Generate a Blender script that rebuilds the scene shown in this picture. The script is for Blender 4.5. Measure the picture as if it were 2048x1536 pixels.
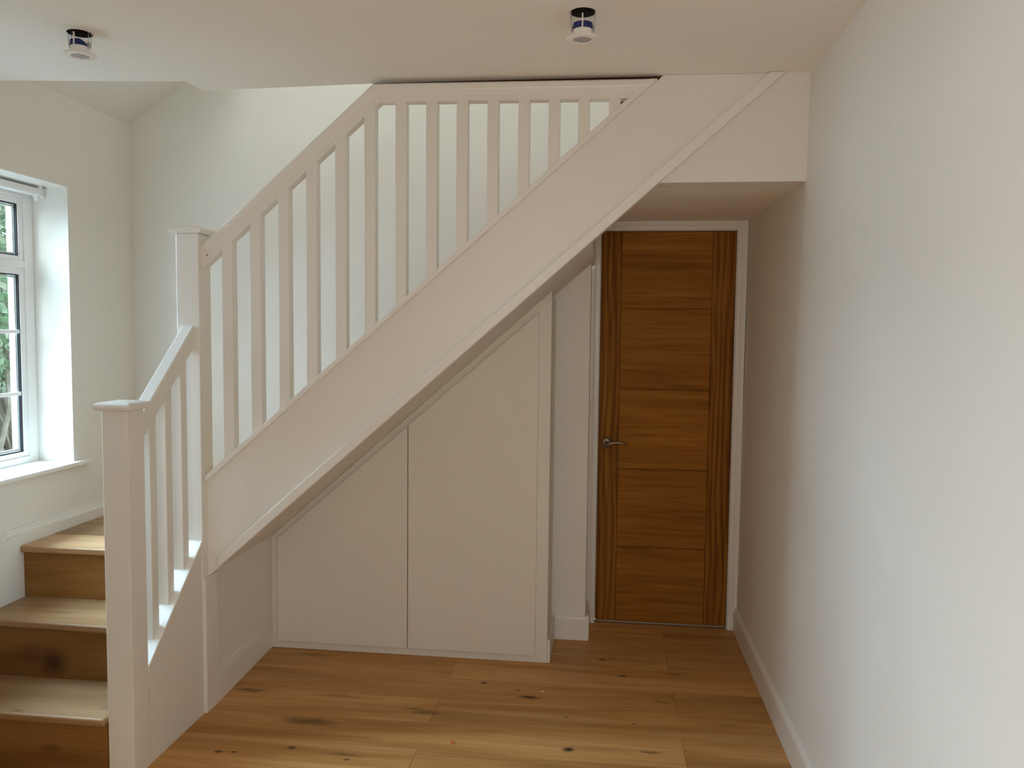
import bpy, bmesh, math, random
from mathutils import Vector, Matrix

random.seed(7)
SC = bpy.context.scene
COL = SC.collection
for o in list(bpy.data.objects):
    bpy.data.objects.remove(o)

# ------------------------------------------------------------------ camera
cam_d = bpy.data.cameras.new('camera')
cam = bpy.data.objects.new('camera', cam_d)
COL.objects.link(cam)
R_ = Vector((0.99314961, 0.11632659, 0.01104479))
D_ = Vector((0.01842363, -0.06254923, -0.99787182))
F_ = Vector((-0.11538818, 0.99123949, -0.0642639))
m = Matrix.Identity(4)
for i in range(3):
    m[i][0], m[i][1], m[i][2] = R_[i], -D_[i], -F_[i]
m[0][3], m[1][3], m[2][3] = 0, 0, 1.48114
cam.matrix_world = m
cam_d.sensor_width = 36
cam_d.sensor_fit = 'HORIZONTAL'
cam_d.lens = 1576.03 / 2048 * 36
cam_d.clip_start = 0.05
SC.camera = cam

# ------------------------------------------------------------------ colour management, sky, daylight
SC.view_settings.view_transform = 'Standard'
SC.view_settings.look = 'None'
SC.view_settings.gamma = 1
SC.view_settings.use_curve_mapping = False
SC.view_settings.exposure = 0.10
SC.cycles.use_denoising = True
SC.cycles.max_bounces = 14
SC.cycles.diffuse_bounces = 10
SC.cycles.glossy_bounces = 4
SC.cycles.sample_clamp_indirect = 6
SC.cycles.caustics_reflective = False
SC.cycles.caustics_refractive = False

W = bpy.data.worlds.new('overcast sky')
SC.world = W
W.use_nodes = True
bg = W.node_tree.nodes['Background']
bg.inputs[0].default_value = (0.80, 0.92, 1.0, 1)
bg.inputs[1].default_value = 2.5


def area(name, loc, target, sx, sy, power, col, spread=180):
    d = bpy.data.lights.new(name, 'AREA')
    d.shape = 'RECTANGLE'
    d.size, d.size_y = sx, sy
    d.energy = power
    d.color = col
    d.spread = math.radians(spread)
    o = bpy.data.objects.new(name, d)
    COL.objects.link(o)
    o.location = loc
    v = Vector(target) - Vector(loc)
    o.rotation_euler = v.to_track_quat('-Z', 'Y').to_euler()
    return o


# daylight entering by the window on the left, the glazed doors behind the camera and the window upstairs
area('daylight_side_window', (-3.35, 2.80, 2.35), (-1.9, 2.62, 1.10), 1.2, 1.7, 250, (0.57, 0.78, 1.0), 160)
area('daylight_patio_doors', (-3.7, -0.95, 2.85), (-0.2, 0.25, 0.20), 2.4, 2.0, 232, (0.79, 0.90, 0.99), 160)
area('daylight_rear_window', (0.0, -3.75, 1.5), (-0.2, 2.5, 1.30), 1.4, 1.1, 18, (0.97, 0.98, 1.0))
area('daylight_landing_window', (-0.95, 2.65, 4.85), (-0.85, 3.45, 1.5), 1.1, 0.9, 25, (0.90, 0.99, 1.0))


# ------------------------------------------------------------------ materials
def mat(name):
    mt = bpy.data.materials.new(name)
    mt.use_nodes = True
    nt = mt.node_tree
    return mt, nt, nt.nodes['Principled BSDF']


def paint(name, col, rough, bump=0.02, bscale=180, var=0.015):
    mt, nt, b = mat(name)
    n = nt.nodes
    tc = n.new('ShaderNodeNewGeometry')
    nz = n.new('ShaderNodeTexNoise')
    nz.inputs['Scale'].default_value = 1.7
    nz.inputs['Detail'].default_value = 3
    nt.links.new(tc.outputs['Position'], nz.inputs['Vector'])
    rp = n.new('ShaderNodeValToRGB')
    rp.color_ramp.elements[0].position = 0.3
    rp.color_ramp.elements[1].position = 0.7
    rp.color_ramp.elements[0].color = (*[c * (1 - var) for c in col], 1)
    rp.color_ramp.elements[1].color = (*[min(1, c * (1 + var)) for c in col], 1)
    nt.links.new(nz.outputs['Fac'], rp.inputs['Fac'])
    nt.links.new(rp.outputs['Color'], b.inputs['Base Color'])
    b.inputs['Roughness'].default_value = rough
    b.inputs['Specular IOR Level'].default_value = 0.35
    if bump:
        n2 = n.new('ShaderNodeTexNoise')
        n2.inputs['Scale'].default_value = bscale
        n2.inputs['Detail'].default_value = 2
        nt.links.new(tc.outputs['Position'], n2.inputs['Vector'])
        bp = n.new('ShaderNodeBump')
        bp.inputs['Strength'].default_value = bump
        bp.inputs['Distance'].default_value = 0.002
        nt.links.new(n2.outputs['Fac'], bp.inputs['Height'])
        nt.links.new(bp.outputs['Normal'], b.inputs['Normal'])
    return mt


def plain(name, col, rough=0.5, metal=0.0, spec=0.5):
    mt, nt, b = mat(name)
    n = nt.nodes
    nz = n.new('ShaderNodeTexNoise')
    nz.inputs['Scale'].default_value = 35
    rp = n.new('ShaderNodeValToRGB')
    rp.color_ramp.elements[0].color = (*[c * 0.93 for c in col], 1)
    rp.color_ramp.elements[1].color = (*[min(1, c * 1.05) for c in col], 1)
    tc = n.new('ShaderNodeTexCoord')
    nt.links.new(tc.outputs['Object'], nz.inputs['Vector'])
    nt.links.new(nz.outputs['Fac'], rp.inputs['Fac'])
    nt.links.new(rp.outputs['Color'], b.inputs['Base Color'])
    b.inputs['Roughness'].default_value = rough
    b.inputs['Metallic'].default_value = metal
    b.inputs['Specular IOR Level'].default_value = spec
    return mt


def oak(name, dark, mid, light, axis, rough=0.5, across=9.0, along=0.8, fine=0.25, knots=(), bump=0.05, spec=0.3,
        cathedral=0.0, knotcol=(0.055, 0.03, 0.016), pvar=0.12, broad=0.18):
    mt, nt, b = mat(name)
    n, L = nt.nodes, nt.links.new
    tc = n.new('ShaderNodeTexCoord')
    oi = n.new('ShaderNodeObjectInfo')
    rm = n.new('ShaderNodeMath'); rm.operation = 'MULTIPLY'; rm.inputs[1].default_value = 37.0
    L(oi.outputs['Random'], rm.inputs[0])
    ad = n.new('ShaderNodeVectorMath'); ad.operation = 'ADD'
    L(tc.outputs['Object'], ad.inputs[0]); L(rm.outputs[0], ad.inputs[1])

    def noise(al, ac, sc, det, dist):
        mp = n.new('ShaderNodeVectorMath'); mp.operation = 'MULTIPLY'
        v = [ac, ac, ac]; v['xyz'.index(axis)] = al
        mp.inputs[1].default_value = v
        L(ad.outputs[0], mp.inputs[0])
        z = n.new('ShaderNodeTexNoise')
        z.inputs['Scale'].default_value = sc
        z.inputs['Detail'].default_value = det
        z.inputs['Distortion'].default_value = dist
        L(mp.outputs[0], z.inputs['Vector'])
        return z, mp
    z1, _ = noise(along, across, 1.0, 5, 0.9)
    z2, _ = noise(4.0, 170.0, 1.0, 3, 0.2)
    z3, m3 = noise(0.35, 1.6, 1.0, 2, 0.0)
    rp = n.new('ShaderNodeValToRGB')
    e = rp.color_ramp.elements
    e[0].position, e[1].position = 0.30, 0.72
    e[0].color, e[1].color = (*dark, 1), (*light, 1)
    k = e.new(0.5); k.color = (*mid, 1)
    fac = z1.outputs['Fac']
    if cathedral:
        wv = n.new('ShaderNodeTexWave')
        wv.wave_type = 'BANDS'
        wv.bands_direction = {'x': 'Y', 'y': 'X', 'z': 'X'}[axis]
        wv.inputs['Scale'].default_value = 7.0
        wv.inputs['Distortion'].default_value = 9.0
        wv.inputs['Detail'].default_value = 2.0
        wv.inputs['Detail Scale'].default_value = 0.9
        v = [1.6, 1.6, 1.6]; v['xyz'.index(axis)] = 0.22
        mw = n.new('ShaderNodeVectorMath'); mw.operation = 'MULTIPLY'; mw.inputs[1].default_value = v
        L(ad.outputs[0], mw.inputs[0]); L(mw.outputs[0], wv.inputs['Vector'])
        mx = n.new('ShaderNodeMix'); mx.data_type = 'FLOAT'; mx.inputs[0].default_value = cathedral
        L(fac, mx.inputs[2]); L(wv.outputs['Fac'], mx.inputs[3])
        fac = mx.outputs[0]
    L(fac, rp.inputs['Fac'])
    # broad tone and fine pores
    t3 = n.new('ShaderNodeMapRange'); t3.inputs[1].default_value = 0.3; t3.inputs[2].default_value = 0.7
    t3.inputs[3].default_value = 1 - broad; t3.inputs[4].default_value = 1 + 0.8 * broad
    L(z3.outputs['Fac'], t3.inputs[0])
    t2 = n.new('ShaderNodeMapRange'); t2.inputs[1].default_value = 0.3; t2.inputs[2].default_value = 0.62
    t2.inputs[3].default_value = 1 - fine; t2.inputs[4].default_value = 1.03
    L(z2.outputs['Fac'], t2.inputs[0])
    tr = n.new('ShaderNodeMapRange'); tr.inputs[3].default_value = 1 - pvar; tr.inputs[4].default_value = 1 + pvar
    L(oi.outputs['Random'], tr.inputs[0])
    p1 = n.new('ShaderNodeMath'); p1.operation = 'MULTIPLY'; L(t3.outputs[0], p1.inputs[0]); L(t2.outputs[0], p1.inputs[1])
    p2 = n.new('ShaderNodeMath'); p2.operation = 'MULTIPLY'; L(p1.outputs[0], p2.inputs[0]); L(tr.outputs[0], p2.inputs[1])
    sc = n.new('ShaderNodeVectorMath'); sc.operation = 'SCALE'
    L(rp.outputs['Color'], sc.inputs[0]); L(p2.outputs[0], sc.inputs['Scale'])
    out = sc.outputs[0]
    if knots:
        ge = n.new('ShaderNodeNewGeometry')
        wn = n.new('ShaderNodeTexNoise'); wn.inputs['Scale'].default_value = 14; wn.inputs['Detail'].default_value = 4
        L(ge.outputs['Position'], wn.inputs['Vector'])
        ws = n.new('ShaderNodeVectorMath'); ws.operation = 'SUBTRACT'; ws.inputs[1].default_value = (0.5, 0.5, 0.5)
        L(wn.outputs['Color'], ws.inputs[0])
        acc = None
        for (kx, ky, kz, rx, ry, rz, s, wob) in knots:
            w2 = n.new('ShaderNodeVectorMath'); w2.operation = 'SCALE'; w2.inputs['Scale'].default_value = wob
            L(ws.outputs[0], w2.inputs[0])
            sb = n.new('ShaderNodeVectorMath'); sb.operation = 'SUBTRACT'; sb.inputs[1].default_value = (kx, ky, kz)
            L(ge.outputs['Position'], sb.inputs[0])
            a2 = n.new('ShaderNodeVectorMath'); a2.operation = 'ADD'; L(sb.outputs[0], a2.inputs[0]); L(w2.outputs[0], a2.inputs[1])
            ml = n.new('ShaderNodeVectorMath'); ml.operation = 'MULTIPLY'; ml.inputs[1].default_value = (1 / rx, 1 / ry, 1 / rz)
            L(a2.outputs[0], ml.inputs[0])
            ln = n.new('ShaderNodeVectorMath'); ln.operation = 'LENGTH'; L(ml.outputs[0], ln.inputs[0])
            mr = n.new('ShaderNodeMapRange'); mr.interpolation_type = 'SMOOTHSTEP'
            mr.inputs[1].default_value = 0.15; mr.inputs[2].default_value = 1.0
            mr.inputs[3].default_value = s; mr.inputs[4].default_value = 0.0
            L(ln.outputs['Value'], mr.inputs[0])
            if acc is None:
                acc = mr.outputs[0]
            else:
                mxx = n.new('ShaderNodeMath'); mxx.operation = 'MAXIMUM'
                L(acc, mxx.inputs[0]); L(mr.outputs[0], mxx.inputs[1]); acc = mxx.outputs[0]
        mk = n.new('ShaderNodeMix'); mk.data_type = 'RGBA'
        mk.inputs[7].default_value = (*knotcol, 1)
        L(acc, mk.inputs[0]); L(out, mk.inputs[6])
        out = mk.outputs[2]
    L(out, b.inputs['Base Color'])
    b.inputs['Roughness'].default_value = rough
    b.inputs['Specular IOR Level'].default_value = spec
    if bump:
        bp = n.new('ShaderNodeBump'); bp.inputs['Strength'].default_value = bump; bp.inputs['Distance'].default_value = 0.001
        L(z2.outputs['Fac'], bp.inputs['Height']); L(bp.outputs['Normal'], b.inputs['Normal'])
    return mt


M = {}
M['wall'] = paint('wall emulsion', (0.775, 0.756, 0.712), 0.75)
M['ceiling'] = paint('ceiling emulsion', (0.87, 0.85, 0.815), 0.85, 0.03)
M['wood'] = paint('white satin woodwork', (0.80, 0.78, 0.735), 0.30, 0.015, 260)
M['plaster'] = paint('dark light-blocker paint', (0.33, 0.20, 0.13), 0.9)  # dark so the added wall throws little light on the newel
M['cupboard'] = paint('white cupboard paint', (0.75, 0.715, 0.635), 0.5, 0.01)
M['upvc'] = paint('white upvc', (0.84, 0.85, 0.85), 0.3, 0)
M['gasket'] = plain('black rubber gasket', (0.012, 0.012, 0.016), 0.6)
M['void'] = plain('dark hole shade', (0.03, 0.026, 0.022), 0.9)  # shade inside the holes, put into the colour
M['timber'] = plain('raw brown joist timber', (0.075, 0.036, 0.02), 0.85, spec=0.2)
M['steel'] = plain('brushed nickel handle', (0.30, 0.25, 0.18), 0.38, 0.95)
M['wire'] = plain('spring steel wire', (0.45, 0.44, 0.42), 0.4, 0.8)
M['fitting'] = plain('white painted metal', (0.84, 0.82, 0.79), 0.4)
M['lens'] = plain('grey lens', (0.36, 0.36, 0.40), 0.25)
M['blue'] = plain('blue intumescent band', (0.006, 0.014, 0.13), 0.6)
M['threshold'] = plain('aluminium seal', (0.5, 0.5, 0.5), 0.4, 0.6)
KN = []
for (x, y, rx, ry, s) in [(-0.278, 3.113, 0.055, 0.016, .85), (-0.104, 2.731, 0.026, 0.018, .9), (0.107, 3.372, 0.030, 0.009, .97),
                          (0.018, 3.534, 0.020, 0.011, .9), (0.062, 3.56, 0.016, 0.008, .6), (0.227, 3.514, 0.013, 0.008, .55), (-1.09, 2.80, 0.13, 0.034, .62),
                          (-0.48, 3.219, 0.020, 0.016, .75), (-1.078, 2.610, 0.020, 0.014, .8), (-1.323, 2.55, 0.020, 0.010, .8), (-1.27, 2.553, 0.014, 0.008, .75),
                          (0.188, 2.751, 0.05, 0.012, .55), (0.26, 3.146, 0.05, 0.014, .45), (-0.67, 2.93, 0.07, 0.018, .5), (-0.72, 2.955, 0.05, 0.007, .6),
                          (-1.426, 3.02, 0.08, 0.022, .55), (-1.352, 3.60, 0.1, 0.02, .4), (0.02, 2.75, 0.14, 0.02, .25), (-0.33, 3.17, 0.02, 0.009, .6),
                          (0.14, 2.95, 0.008, 0.006, .8), (-0.12, 2.97, 0.007, 0.006, .9), (-0.86, 2.56, 0.016, 0.009, .7), (-0.60, 2.53, 0.02, 0.01, .55),
                          (-0.88, 2.59, 0.09, 0.012, .4), (0.33, 3.42, 0.05, 0.01, .45), (-0.06, 3.39, 0.03, 0.008, .4), (-0.40, 3.39, 0.08, 0.010, .35),
                          (-1.05, 3.02, 0.12, 0.014, .35), (-1.3, 3.40, 0.12, 0.02, .3), (0.5, 2.99, 0.04, 0.02, .25), (-0.13, 2.55, 0.02, 0.012, .6)]:
    KN.append((x, y, 0, rx * 1.25, ry * 1.25, 1, min(1, s * 1.12), 0.03 if rx > 0.02 else 0.008))
M['floor_oak'] = oak('oiled oak floor', (0.42, 0.205, 0.060), (0.57, 0.305, 0.102), (0.68, 0.40, 0.165), 'x', 0.46, 9.0, 0.9, 0.20, KN, 0.05, 0.22, pvar=0.10, broad=0.2)
TK = [(-1.72, 3.02, .624, .09, .012, .05, .6, .02), (-1.78, 2.93, .624, .05, .02, .05, .3, .02), (-1.92, 2.345, .208, .035, .012, .04, .6, .01),
      (-1.63, 2.40, .208, .05, .02, .04, .3, .02), (-2.02, 2.68, .416, .1, .02, .05, .3, .03)]
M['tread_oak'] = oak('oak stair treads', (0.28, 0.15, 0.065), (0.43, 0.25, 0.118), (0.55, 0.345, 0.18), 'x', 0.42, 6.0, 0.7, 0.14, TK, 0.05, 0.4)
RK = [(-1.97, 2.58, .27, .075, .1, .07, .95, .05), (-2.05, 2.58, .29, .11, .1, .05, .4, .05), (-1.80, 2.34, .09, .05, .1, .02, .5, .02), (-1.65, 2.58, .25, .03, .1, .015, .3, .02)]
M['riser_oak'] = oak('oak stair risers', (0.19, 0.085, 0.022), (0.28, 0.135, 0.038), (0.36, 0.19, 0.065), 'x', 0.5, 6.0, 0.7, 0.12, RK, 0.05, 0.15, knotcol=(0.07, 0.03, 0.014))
M['panel_oak'] = oak('oak veneer laid across', (0.235, 0.090, 0.010), (0.315, 0.126, 0.016), (0.385, 0.168, 0.027), 'x', 0.6, 26.0, 1.3, 0.2, (), 0.06, 0.1, pvar=0.03, broad=0.06)
M['stile_oak'] = oak('oak veneer laid upright', (0.175, 0.062, 0.007), (0.26, 0.101, 0.013), (0.335, 0.141, 0.022), 'z', 0.6, 22.0, 0.9, 0.3, (), 0.06, 0.1, cathedral=0.30, pvar=0.03, broad=0.08)


def glass():
    mt, nt, b = mat('window glass')
    n = nt.nodes
    n.remove(b)
    tr = n.new('ShaderNodeBsdfTransparent'); tr.inputs[0].default_value = (0.93, 0.97, 0.96, 1)
    gl = n.new('ShaderNodeBsdfGlossy'); gl.inputs['Roughness'].default_value = 0.02
    lw = n.new('ShaderNodeLayerWeight'); lw.inputs[0].default_value = 0.15
    fr = n.new('ShaderNodeMath'); fr.operation = 'POWER'; fr.inputs[1].default_value = 2.5
    nt.links.new(lw.outputs['Facing'], fr.inputs[0])
    mx = n.new('ShaderNodeMixShader')
    nt.links.new(fr.outputs[0], mx.inputs[0]); nt.links.new(tr.outputs[0], mx.inputs[1]); nt.links.new(gl.outputs[0], mx.inputs[2])
    nt.links.new(mx.outputs[0], n['Material Output'].inputs[0])
    return mt


M['glass'] = glass()


def leafmat(name, c1, c2, c3):
    mt, nt, b = mat(name)
    n = nt.nodes
    g = n.new('ShaderNodeNewGeometry')
    nz = n.new('ShaderNodeTexNoise'); nz.inputs['Scale'].default_value = 6; nz.inputs['Detail'].default_value = 5
    rp = n.new('ShaderNodeValToRGB'); e = rp.color_ramp.elements
    e[0].position, e[1].position = 0.3, 0.7
    e[0].color, e[1].color = (*c1, 1), (*c3, 1)
    k = e.new(0.5); k.color = (*c2, 1)
    nt.links.new(g.outputs['Position'], nz.inputs['Vector']); nt.links.new(nz.outputs['Fac'], rp.inputs['Fac'])
    nt.links.new(rp.outputs['Color'], b.inputs['Base Color'])
    b.inputs['Roughness'].default_value = 0.5
    return mt


M['leaf'] = leafmat('ivy leaves', (0.08, 0.17, 0.07), (0.22, 0.33, 0.19), (0.46, 0.48, 0.36))
M['bark'] = leafmat('grey bark', (0.20, 0.16, 0.12), (0.36, 0.31, 0.25), (0.55, 0.50, 0.42))
M['ground'] = leafmat('garden earth and paving', (0.16, 0.14, 0.12), (0.26, 0.24, 0.21), (0.40, 0.36, 0.32))
M['orange'] = plain('orange plastic chip', (0.75, 0.17, 0.06), 0.5)
M['chip'] = plain('white paint chip', (0.75, 0.70, 0.60), 0.7)

# ------------------------------------------------------------------ geometry helpers
WLOC = {}
SKEW = 0.0      # set while the long flight is built: it runs 1.4 degrees off the header's line


def finish(name, bm, mt, parent=None, smooth=False, bev=0.0, segs=2):
    bmesh.ops.recalc_face_normals(bm, faces=bm.faces)
    bm.normal_update()
    if bev:
        bmesh.ops.bevel(bm, geom=[e for e in bm.edges if len(e.link_faces) == 2 and e.calc_face_angle(0) > 0.35],
                        offset=bev, segments=segs, profile=0.5, affect='EDGES', clamp_overlap=True)
    bmesh.ops.recalc_face_normals(bm, faces=bm.faces)
    if SKEW:
        for v in bm.verts:
            v.co.y += SKEW * (v.co.x - XL)
    vs = [v.co for v in bm.verts]
    lo = Vector([min(v[i] for v in vs) for i in range(3)])
    hi = Vector([max(v[i] for v in vs) for i in range(3)])
    c = (lo + hi) / 2
    c.z = lo.z
    bmesh.ops.translate(bm, verts=bm.verts, vec=-c)
    me = bpy.data.meshes.new(name)
    bm.to_mesh(me)
    bm.free()
    me.materials.append(mt)
    if smooth:
        for p in me.polygons:
            p.use_smooth = True
    o = bpy.data.objects.new(name, me)
    COL.objects.link(o)
    if parent:
        o.parent = parent
        o.location = c - WLOC[parent]
    else:
        o.location = c
    WLOC[o] = c
    return o


def empty(name, loc):
    o = bpy.data.objects.new(name, None)
    o.empty_display_size = 0.1
    COL.objects.link(o)
    o.location = loc
    WLOC[o] = Vector(loc)
    return o


def tag(o, label=None, cat=None, group=None, kind=None):
    for k, v in (('label', label), ('category', cat), ('group', group), ('kind', kind)):
        if v:
            o[k] = v
    return o


def add_box(bm, x0, x1, y0, y1, z0, z1):
    v = [bm.verts.new((x, y, z)) for z in (z0, z1) for y in (y0, y1) for x in (x0, x1)]
    for f in ((0, 1, 3, 2), (4, 6, 7, 5), (0, 4, 5, 1), (2, 3, 7, 6), (0, 2, 6, 4), (1, 5, 7, 3)):
        bm.faces.new([v[i] for i in f])


def box(name, x0, x1, y0, y1, z0, z1, mt, parent=None, bev=0.0, segs=2):
    bm = bmesh.new()
    add_box(bm, x0, x1, y0, y1, z0, z1)
    return finish(name, bm, M[mt], parent, bev=bev, segs=segs)


def add_prism(bm, poly, axis, a0, a1):
    """poly: 2D points. axis 'y': (x,z) points, extruded in y; 'x': (y,z); 'z': (x,y)"""
    def P(p, a):
        return {'y': (p[0], a, p[1]), 'x': (a, p[0], p[1]), 'z': (p[0], p[1], a)}[axis]
    A = [bm.verts.new(P(p, a0)) for p in poly]
    B = [bm.verts.new(P(p, a1)) for p in poly]
    bm.faces.new(A)
    bm.faces.new(list(reversed(B)))
    n = len(poly)
    for i in range(n):
        bm.faces.new((A[i], A[(i + 1) % n], B[(i + 1) % n], B[i]))


def prism(name, poly, axis, a0, a1, mt, parent=None, bev=0.0, segs=2):
    bm = bmesh.new()
    add_prism(bm, poly, axis, a0, a1)
    return finish(name, bm, M[mt], parent, bev=bev, segs=segs)


def sweep(name, path, prof, mt, parent=None, up=(0, 0, 1), smooth=False, bm=None):
    """sweep a closed 2D profile (side, vertical) along a polyline with mitred joints; side axis is horizontal"""
    own = bm is None
    bm = bm or bmesh.new()
    pts = [Vector(p) for p in path]
    rings = []
    for i, p in enumerate(pts):
        d0 = (pts[i] - pts[i - 1]).normalized() if i else None
        d1 = (pts[i + 1] - pts[i]).normalized() if i < len(pts) - 1 else None
        d = d1 or d0
        t = ((d0 + d1).normalized() if d0 and d1 else d)
        side = d.cross(Vector(up)).normalized()
        nrm = side.cross(t).normalized()
        k = 1.0
        if d0 and d1:
            k = 1.0 / max(0.2, t.dot(d0))
        rings.append([bm.verts.new(p + side * a + nrm * (b * k)) for a, b in prof])
    n = len(prof)
    for r0, r1 in zip(rings, rings[1:]):
        for i in range(n):
            bm.faces.new((r0[i], r0[(i + 1) % n], r1[(i + 1) % n], r1[i]))
    bm.faces.new(rings[0])
    bm.faces.new(list(reversed(rings[-1])))
    if own:
        return finish(name, bm, M[mt], parent, smooth)


def sweep_plumb(name, p0, p1, prof, mt, parent):
    """rail whose ends are cut plumb: the profile's vertical offset is applied along world z (stretched by the pitch)"""
    bm = bmesh.new()
    a, b = Vector(p0), Vector(p1)
    d = (b - a).normalized()
    side = d.cross(Vector((0, 0, 1))).normalized()
    k = 1 / max(0.2, math.sqrt(1 - d.z ** 2))
    A = [bm.verts.new(a + side * s + Vector((0, 0, h * k))) for s, h in prof]
    B = [bm.verts.new(b + side * s + Vector((0, 0, h * k))) for s, h in prof]
    n = len(prof)
    for i in range(n):
        bm.faces.new((A[i], A[(i + 1) % n], B[(i + 1) % n], B[i]))
    bm.faces.new(A)
    bm.faces.new(list(reversed(B)))
    return finish(name, bm, M[mt], parent)


def tube(bm, path, r, seg=10):
    pts = [Vector(p) for p in path]
    rings = []
    for i, p in enumerate(pts):
        d = (pts[min(i + 1, len(pts) - 1)] - pts[max(i - 1, 0)]).normalized()
        u = d.cross(Vector((0.31, 0.17, 0.93)))
        u = (u if u.length > 1e-3 else d.cross(Vector((1, 0, 0)))).normalized()
        w = d.cross(u)
        rr = r[i] if isinstance(r, (list, tuple)) else r
        rings.append([bm.verts.new(p + rr * (math.cos(t) * u + math.sin(t) * w)) for t in [2 * math.pi * k / seg for k in range(seg)]])
    for a, b in zip(rings, rings[1:]):
        for k in range(seg):
            bm.faces.new((a[k], a[(k + 1) % seg], b[(k + 1) % seg], b[k]))
    bm.faces.new(list(reversed(rings[0])))
    bm.faces.new(rings[-1])


def lathe(bm, prof, centre, axis='z', seg=40, close=False, arc=(0, 2 * math.pi)):
    c = Vector(centre)
    full = abs(arc[1] - arc[0] - 2 * math.pi) < 1e-6
    n = seg if full else seg + 1
    rings = []
    for r, h in prof:
        ring = []
        for k in range(n):
            t = arc[0] + (arc[1] - arc[0]) * k / seg
            a, b = r * math.cos(t), r * math.sin(t)
            ring.append(bm.verts.new(c + (Vector((a, b, h)) if axis == 'z' else Vector((a, h, b)))))
        rings.append(ring)
    pairs = list(zip(rings, rings[1:])) + ([(rings[-1], rings[0])] if close else [])
    for a, b in pairs:
        for k in range(n if full else n - 1):
            bm.faces.new((a[k], a[(k + 1) % n], b[(k + 1) % n], b[k]))
    return rings


def struct(o, label=None):
    o['kind'] = 'structure'
    if label:
        o['label'] = label
    return o


# ------------------------------------------------------------------ measured planes (metres)
XL = -1.5072            # outer face of the newels and the wall under the stairs
XR, TILT = 0.6816, 0.0053
XW, YB = -2.30, 3.64    # window wall, wall behind the flight
YH = 2.899              # header and edge of the stairwell
ZC, ZS = 2.397, 2.024   # ceiling, ceiling of the door recess
YN1, YN2, NW = 2.3438, 2.8035, 0.09
YC, YNIB, YD = 3.4605, 3.7632, 4.0037
YREAR = -3.4
RISE = 0.208
sb = lambda x: 0.5335 + 0.8830 * (x + 1.5)      # underside of the long string
ssf = lambda x: sb(x) + 0.014                       # plastered soffit behind it
scb = lambda x: 0.9035 + 0.8830 * (x + 1.5)      # underside of its capping
sct = lambda x: 0.9290 + 0.8830 * (x + 1.5)      # top of its capping
rb = lambda x: 1.7160 + 0.8850 * (x + 1.5)       # underside of the handrail
xr = lambda z: XR + TILT * z

# ------------------------------------------------------------------ floor and its planks
floor = struct(box('floor', XW - 0.1, 0.86, YREAR - 0.1, 4.06, -0.12, -0.016, 'floor_oak'), 'oak board floor')
PW, PL = 0.1965, 1.89
row = -9
y = 2.66 + PW * row
while y < 4.04:
    y1 = min(y + PW, 4.045)
    off = 0.309 if row % 2 == 0 else -0.635
    j = off - 3 * PL
    while j < 0.70:
        a, b = max(j, XW), min(j + PL, XR)
        if b - a > 0.05 and not (b < XL and y > 2.45):
            box('plank', a + 0.0004, b - 0.0004, y + 0.0003, y1 - 0.0003, -0.016, 0.0, 'floor_oak', floor, bev=0.0007, segs=1)
        j += PL
    y += PW
    row += 1

# ------------------------------------------------------------------ walls
# right wall, very slightly out of plumb
struct(prism('wall_right', [(xr(0), -0.02), (xr(2.72), 2.72), (0.86, 2.72), (0.86, -0.02)], 'y', YREAR, 4.12, 'wall'), 'plain white wall')
# window wall with its opening
WY0, WY1, WZ0, WZ1 = 1.93, 3.18, 0.90, 2.086
bm = bmesh.new()
add_box(bm, XW - 0.26, XW, YREAR, -2.3, -0.02, 5.2)
add_box(bm, XW - 0.26, XW, 0.3, WY0, -0.02, 5.2)
add_box(bm, XW - 0.26, XW, -2.3, 0.3, 2.15, 5.2)
add_box(bm, XW - 0.26, XW, WY1, YB + 0.1, -0.02, 5.2)
add_box(bm, XW - 0.26, XW, WY0, WY1, -0.02, WZ0 - 0.022)
add_box(bm, XW - 0.26, XW, WY0, WY1, WZ1, 5.2)
struct(finish('wall_left', bm, M['wall']), 'white wall holding the window')
struct(prism('wall_back', [(XW, 0), (-0.25, 0), (-0.25, ssf(-0.25) + 0.005), (-0.06, ssf(-0.06) + 0.005), (-0.06, 2.06), (0.86, 2.06), (0.86, 5.2), (XW, 5.2)], 'y', YB, YB + 0.125, 'wall'),
       'white wall behind the staircase')
# wall behind the camera with a window opening, and an unseen wall added to block light on the newel
bm = bmesh.new()
add_box(bm, XW - 0.26, -0.75, YREAR - 0.2, YREAR, 0, 2.7)
add_box(bm, 0.65, 0.86, YREAR - 0.2, YREAR, 0, 2.7)
add_box(bm, -0.75, 0.65, YREAR - 0.2, YREAR, 2.1, 2.7)
add_box(bm, -0.75, 0.65, YREAR - 0.2, YREAR, 0, 0.9)
struct(finish('wall_rear', bm, M['wall']))
struct(box('wall_light_blocker', XW, -1.15, 0.45, 0.57, 0, ZC, 'plaster'))

# ceiling slab with the stairwell cut out and two holes for the lights
LIGHTS = [(-1.6388, 2.3422), (-0.0778, 2.3196)]
HR = 0.0365


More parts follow.
